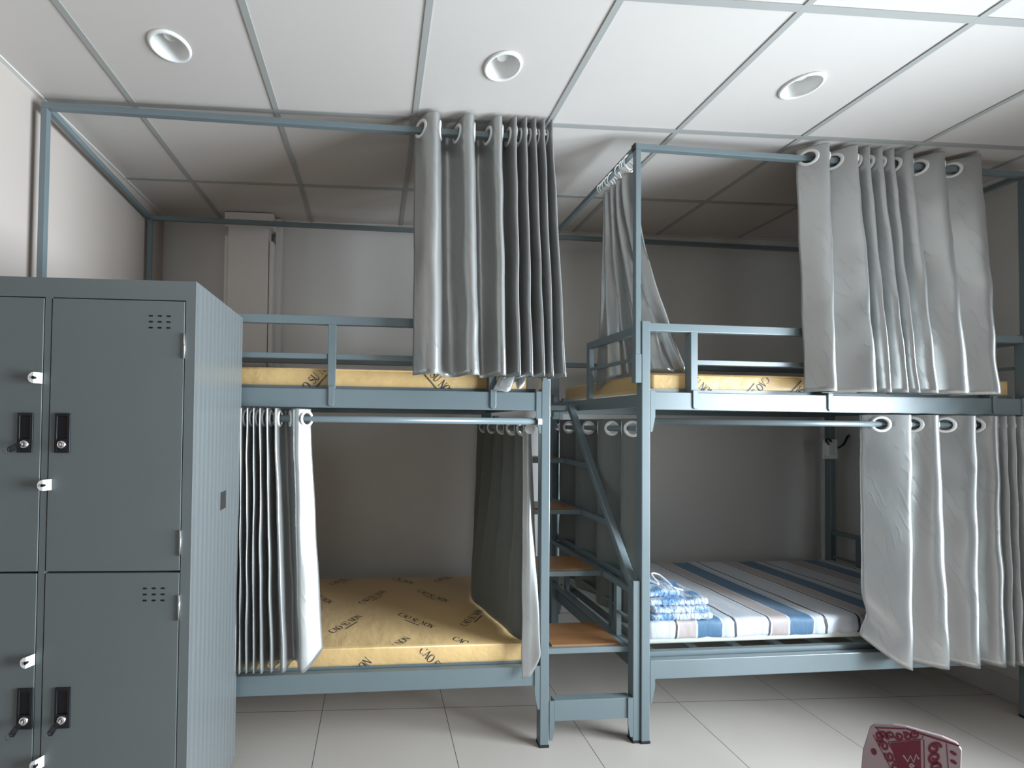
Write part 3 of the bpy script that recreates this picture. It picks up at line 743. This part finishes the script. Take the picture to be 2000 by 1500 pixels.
def key(hx, hz, lab, ang):
    r = empty('key', Matrix.Translation((hx, LY0-.0125, hz)) @ Matrix.Rotation(ang, 4, 'Y')); tagp(r, lab, 'key', 'keys left in the locker locks')
    bm = bmesh.new(); box(bm, -.003, .003, -.010, .0, -.001, .001); obj('blade', bm, MAT['chrome'], r)
    bm = bmesh.new(); prism(bm, [Vector((-.006, -.012, .003)), Vector((.006, -.012, .003)), Vector((.008, -.014, -.010)), Vector((.012, -.020, -.026)), Vector((.004, -.021, -.033)), Vector((-.006, -.020, -.028)), Vector((-.008, -.014, -.010))], (0, .003, 0)); obj('bow', bm, MAT['black'], r, bevel=.001)
    bm = bmesh.new(); n = 18
    for i in range(n):
        a0, a1 = 2*PI*i/n, 2*PI*(i+1)/n
        bar(bm, (.009*math.cos(a0), -.019, -.036+.009*math.sin(a0)), (.009*math.cos(a1), -.019, -.036+.009*math.sin(a1)), .0012, .0012)
    obj('key_ring', bm, MAT['chrome'], r)
key(*keyz[(0, 0)], 'black-headed key in the lock of the upper left locker door', math.radians(62))
key(*keyz[(0, 1)], 'black-headed key in the lock of the lower left locker door', math.radians(38))
key(*keyz[(1, 1)], 'black-headed key in the lock of the lower right locker door', math.radians(40))

# ------------------------------------------------------------------ socket on the rear post of the right bed
so_ = empty('power_outlet', MR @ Matrix.Translation((1.975, DR-PW-.001, 1.262)))
tagp(so_, 'white wall socket with a plug, fixed to the rear post of the right-hand bunk', 'socket')
obj('plate', rbox(-.050, .055, -.012, 0, -.068, .068, .004, 2), MAT['white'], so_)
obj('plug', rbox(-.062, -.012, -.050, -.012, -.048, .050, .008, 2), MAT['white'], so_)
bm = bmesh.new(); tube(bm, wander([(-.055, -.05, .030), (-.07, -.045, .055), (-.05, -.03, .068), (-.01, -.022, .060), (.004, -.018, .0), (.0, -.016, -.04)]), .005, 8); obj('cord', bm, MAT['black'], so_, True)
bm = bmesh.new(); tube(bm, wander([(.057, .005, -.0), (.10, -.01, .03), (.145, .0, .085), (.17, .01, .095)]), .007, 8); obj('cord', bm, MAT['black'], so_, True)

# ------------------------------------------------------------------ patterned bag on the floor
bg = empty('bag', Matrix.Translation((1.905, 1.495, 0)) @ Matrix.Rotation(math.radians(-50), 4, 'Z'))
tagp(bg, 'maroon and white scroll-patterned cloth bag standing on the floor in the front right', 'bag')
outline = [(-.20, 0), (-.195, .10), (-.180, .235), (-.150, .322), (-.130, .338), (-.06, .358), (-.010, .366), (.055, .346), (.12, .322), (.170, .296), (.185, .274), (.178, .20), (.175, .10), (.17, 0)]
outline = [(x, z+.42*max(0, x)*(z > .05)) for x, z in outline]
n = len(outline)
bm = bmesh.new(); layers = []
for yy, sc, dz in ((-.075, .99, -.002), (-.072, 1.0, 0), (-.062, 1.0, 0), (-.056, .98, -.004)):
    layers.append([bm.verts.new((x*sc*.62, yy-.03*(z/.4)**2*0+.10*(z/.4)*.6-.03, max(0, z+dz*(z > 0)))) for x, z in outline])
for a, b_ in zip(layers, layers[1:]):
    for i in range(n): bm.faces.new((a[i], a[(i+1) % n], b_[(i+1) % n], b_[i]))
F = layers[0]
bm.faces.new(F[::-1]); bm.faces.new(layers[-1])
obj('bag_body', bm, MAT['bag_white'], bg)
def bpt(u, v, lift=.002):
    x = (u-1774)*.00192*.62; z = .366-(v-1413)*.0018-.012*max(0, (1774-u)/70)+.42*.00192*max(0, u-1774)
    return Vector((x, -.105+.15*z-lift, z))
bm = bmesh.new()
def panel(pts, lift, thick=.0008): prism(bm, [bpt(u, v, lift) for u, v in pts], (0, thick, 0))
def ribbon(pts, hw, lift):
    b2 = bmesh.new(); stroke(b2, pts, hw); vm = {v: bm.verts.new(bpt(v.co.x, v.co.y, lift)) for v in b2.verts}
    for f in b2.faces: bm.faces.new([vm[v] for v in f.verts])
    b2.free()
def curl(cu_, cv_, r0, turn, hw, lift, ph, sq=1.0):
    n = 26; ribbon([(cu_+(r0*(1-.78*i/(n-1)))*math.cos(ph+turn*2*PI*i/(n-1)), cv_+sq*(r0*(1-.78*i/(n-1)))*math.sin(ph+turn*2*PI*i/(n-1))) for i in range(n)], hw, lift)
# maroon centre panel and the scroll bands round it, down to the floor
panel([(1737, 1449), (1796, 1438), (1796, 1618), (1790, 1618)], .0012)
for k in range(5): curl(1722+k*16, 1437-k*2.6, 9.5, 1.25*(1 if k % 2 else -1), 2.1, .0014, .8+k, .75)
for k in range(9): curl(1714+k*10.5, 1441+k*16, 9.5, 1.3*(1 if k % 2 else -1), 2.3, .0014, 2.2+k*.7)
for k in range(10): curl(1821+.4*k, 1455+k*16, 12.5, 1.35*(1 if k % 2 else -1), 2.7, .0014, k*1.1, .8)
ribbon([(1709, 1427), (1735, 1447), (1798, 1436), (1801, 1430)], .9, .0015); ribbon([(1733, 1449), (1778, 1510), (1790, 1610)], 1.1, .0015)
ribbon([(1843, 1449), (1846, 1500), (1846, 1610)], .7, .0015); ribbon([(1802, 1437), (1802, 1610)], .9, .0015); ribbon([(1702, 1441), (1742, 1500), (1765, 1600)], .8, .0015)
ribbon([(1768, 1415), (1803, 1429), (1866, 1456)], 1.4, .0015); ribbon([(1706, 1427), (1767, 1416)], 1.2, .0015)
def spot(cu_, cv_, ru, rv, a):
    panel([(cu_+ru*math.cos(t_)*math.cos(a)-rv*math.sin(t_)*math.sin(a), cv_+ru*math.cos(t_)*math.sin(a)+rv*math.sin(t_)*math.cos(a)) for t_ in [2*PI*i/18 for i in range(18)]], .0014)
spot(1703.5, 1472, 6, 6, 0)
for k in range(8): spot(1855, 1467+k*15, 7, 2.6, .6)
obj('maroon_print', bm, MAT['maroon'], bg)
bm = bmesh.new()
for k in range(5):
    v0 = 1464+k*26
    ribbon([(1762+k*3, v0), (1771+k*3, v0+9), (1776+k*2, v0-2), (1782+k*2, v0+10), (1787, v0-3), (1792, v0+6)], 1.8, .0026)
    curl(1778+k*2, v0+15, 5, 1.1, 1.5, .0026, k, .8)
obj('pale_print', bm, MAT['bag_white'], bg)
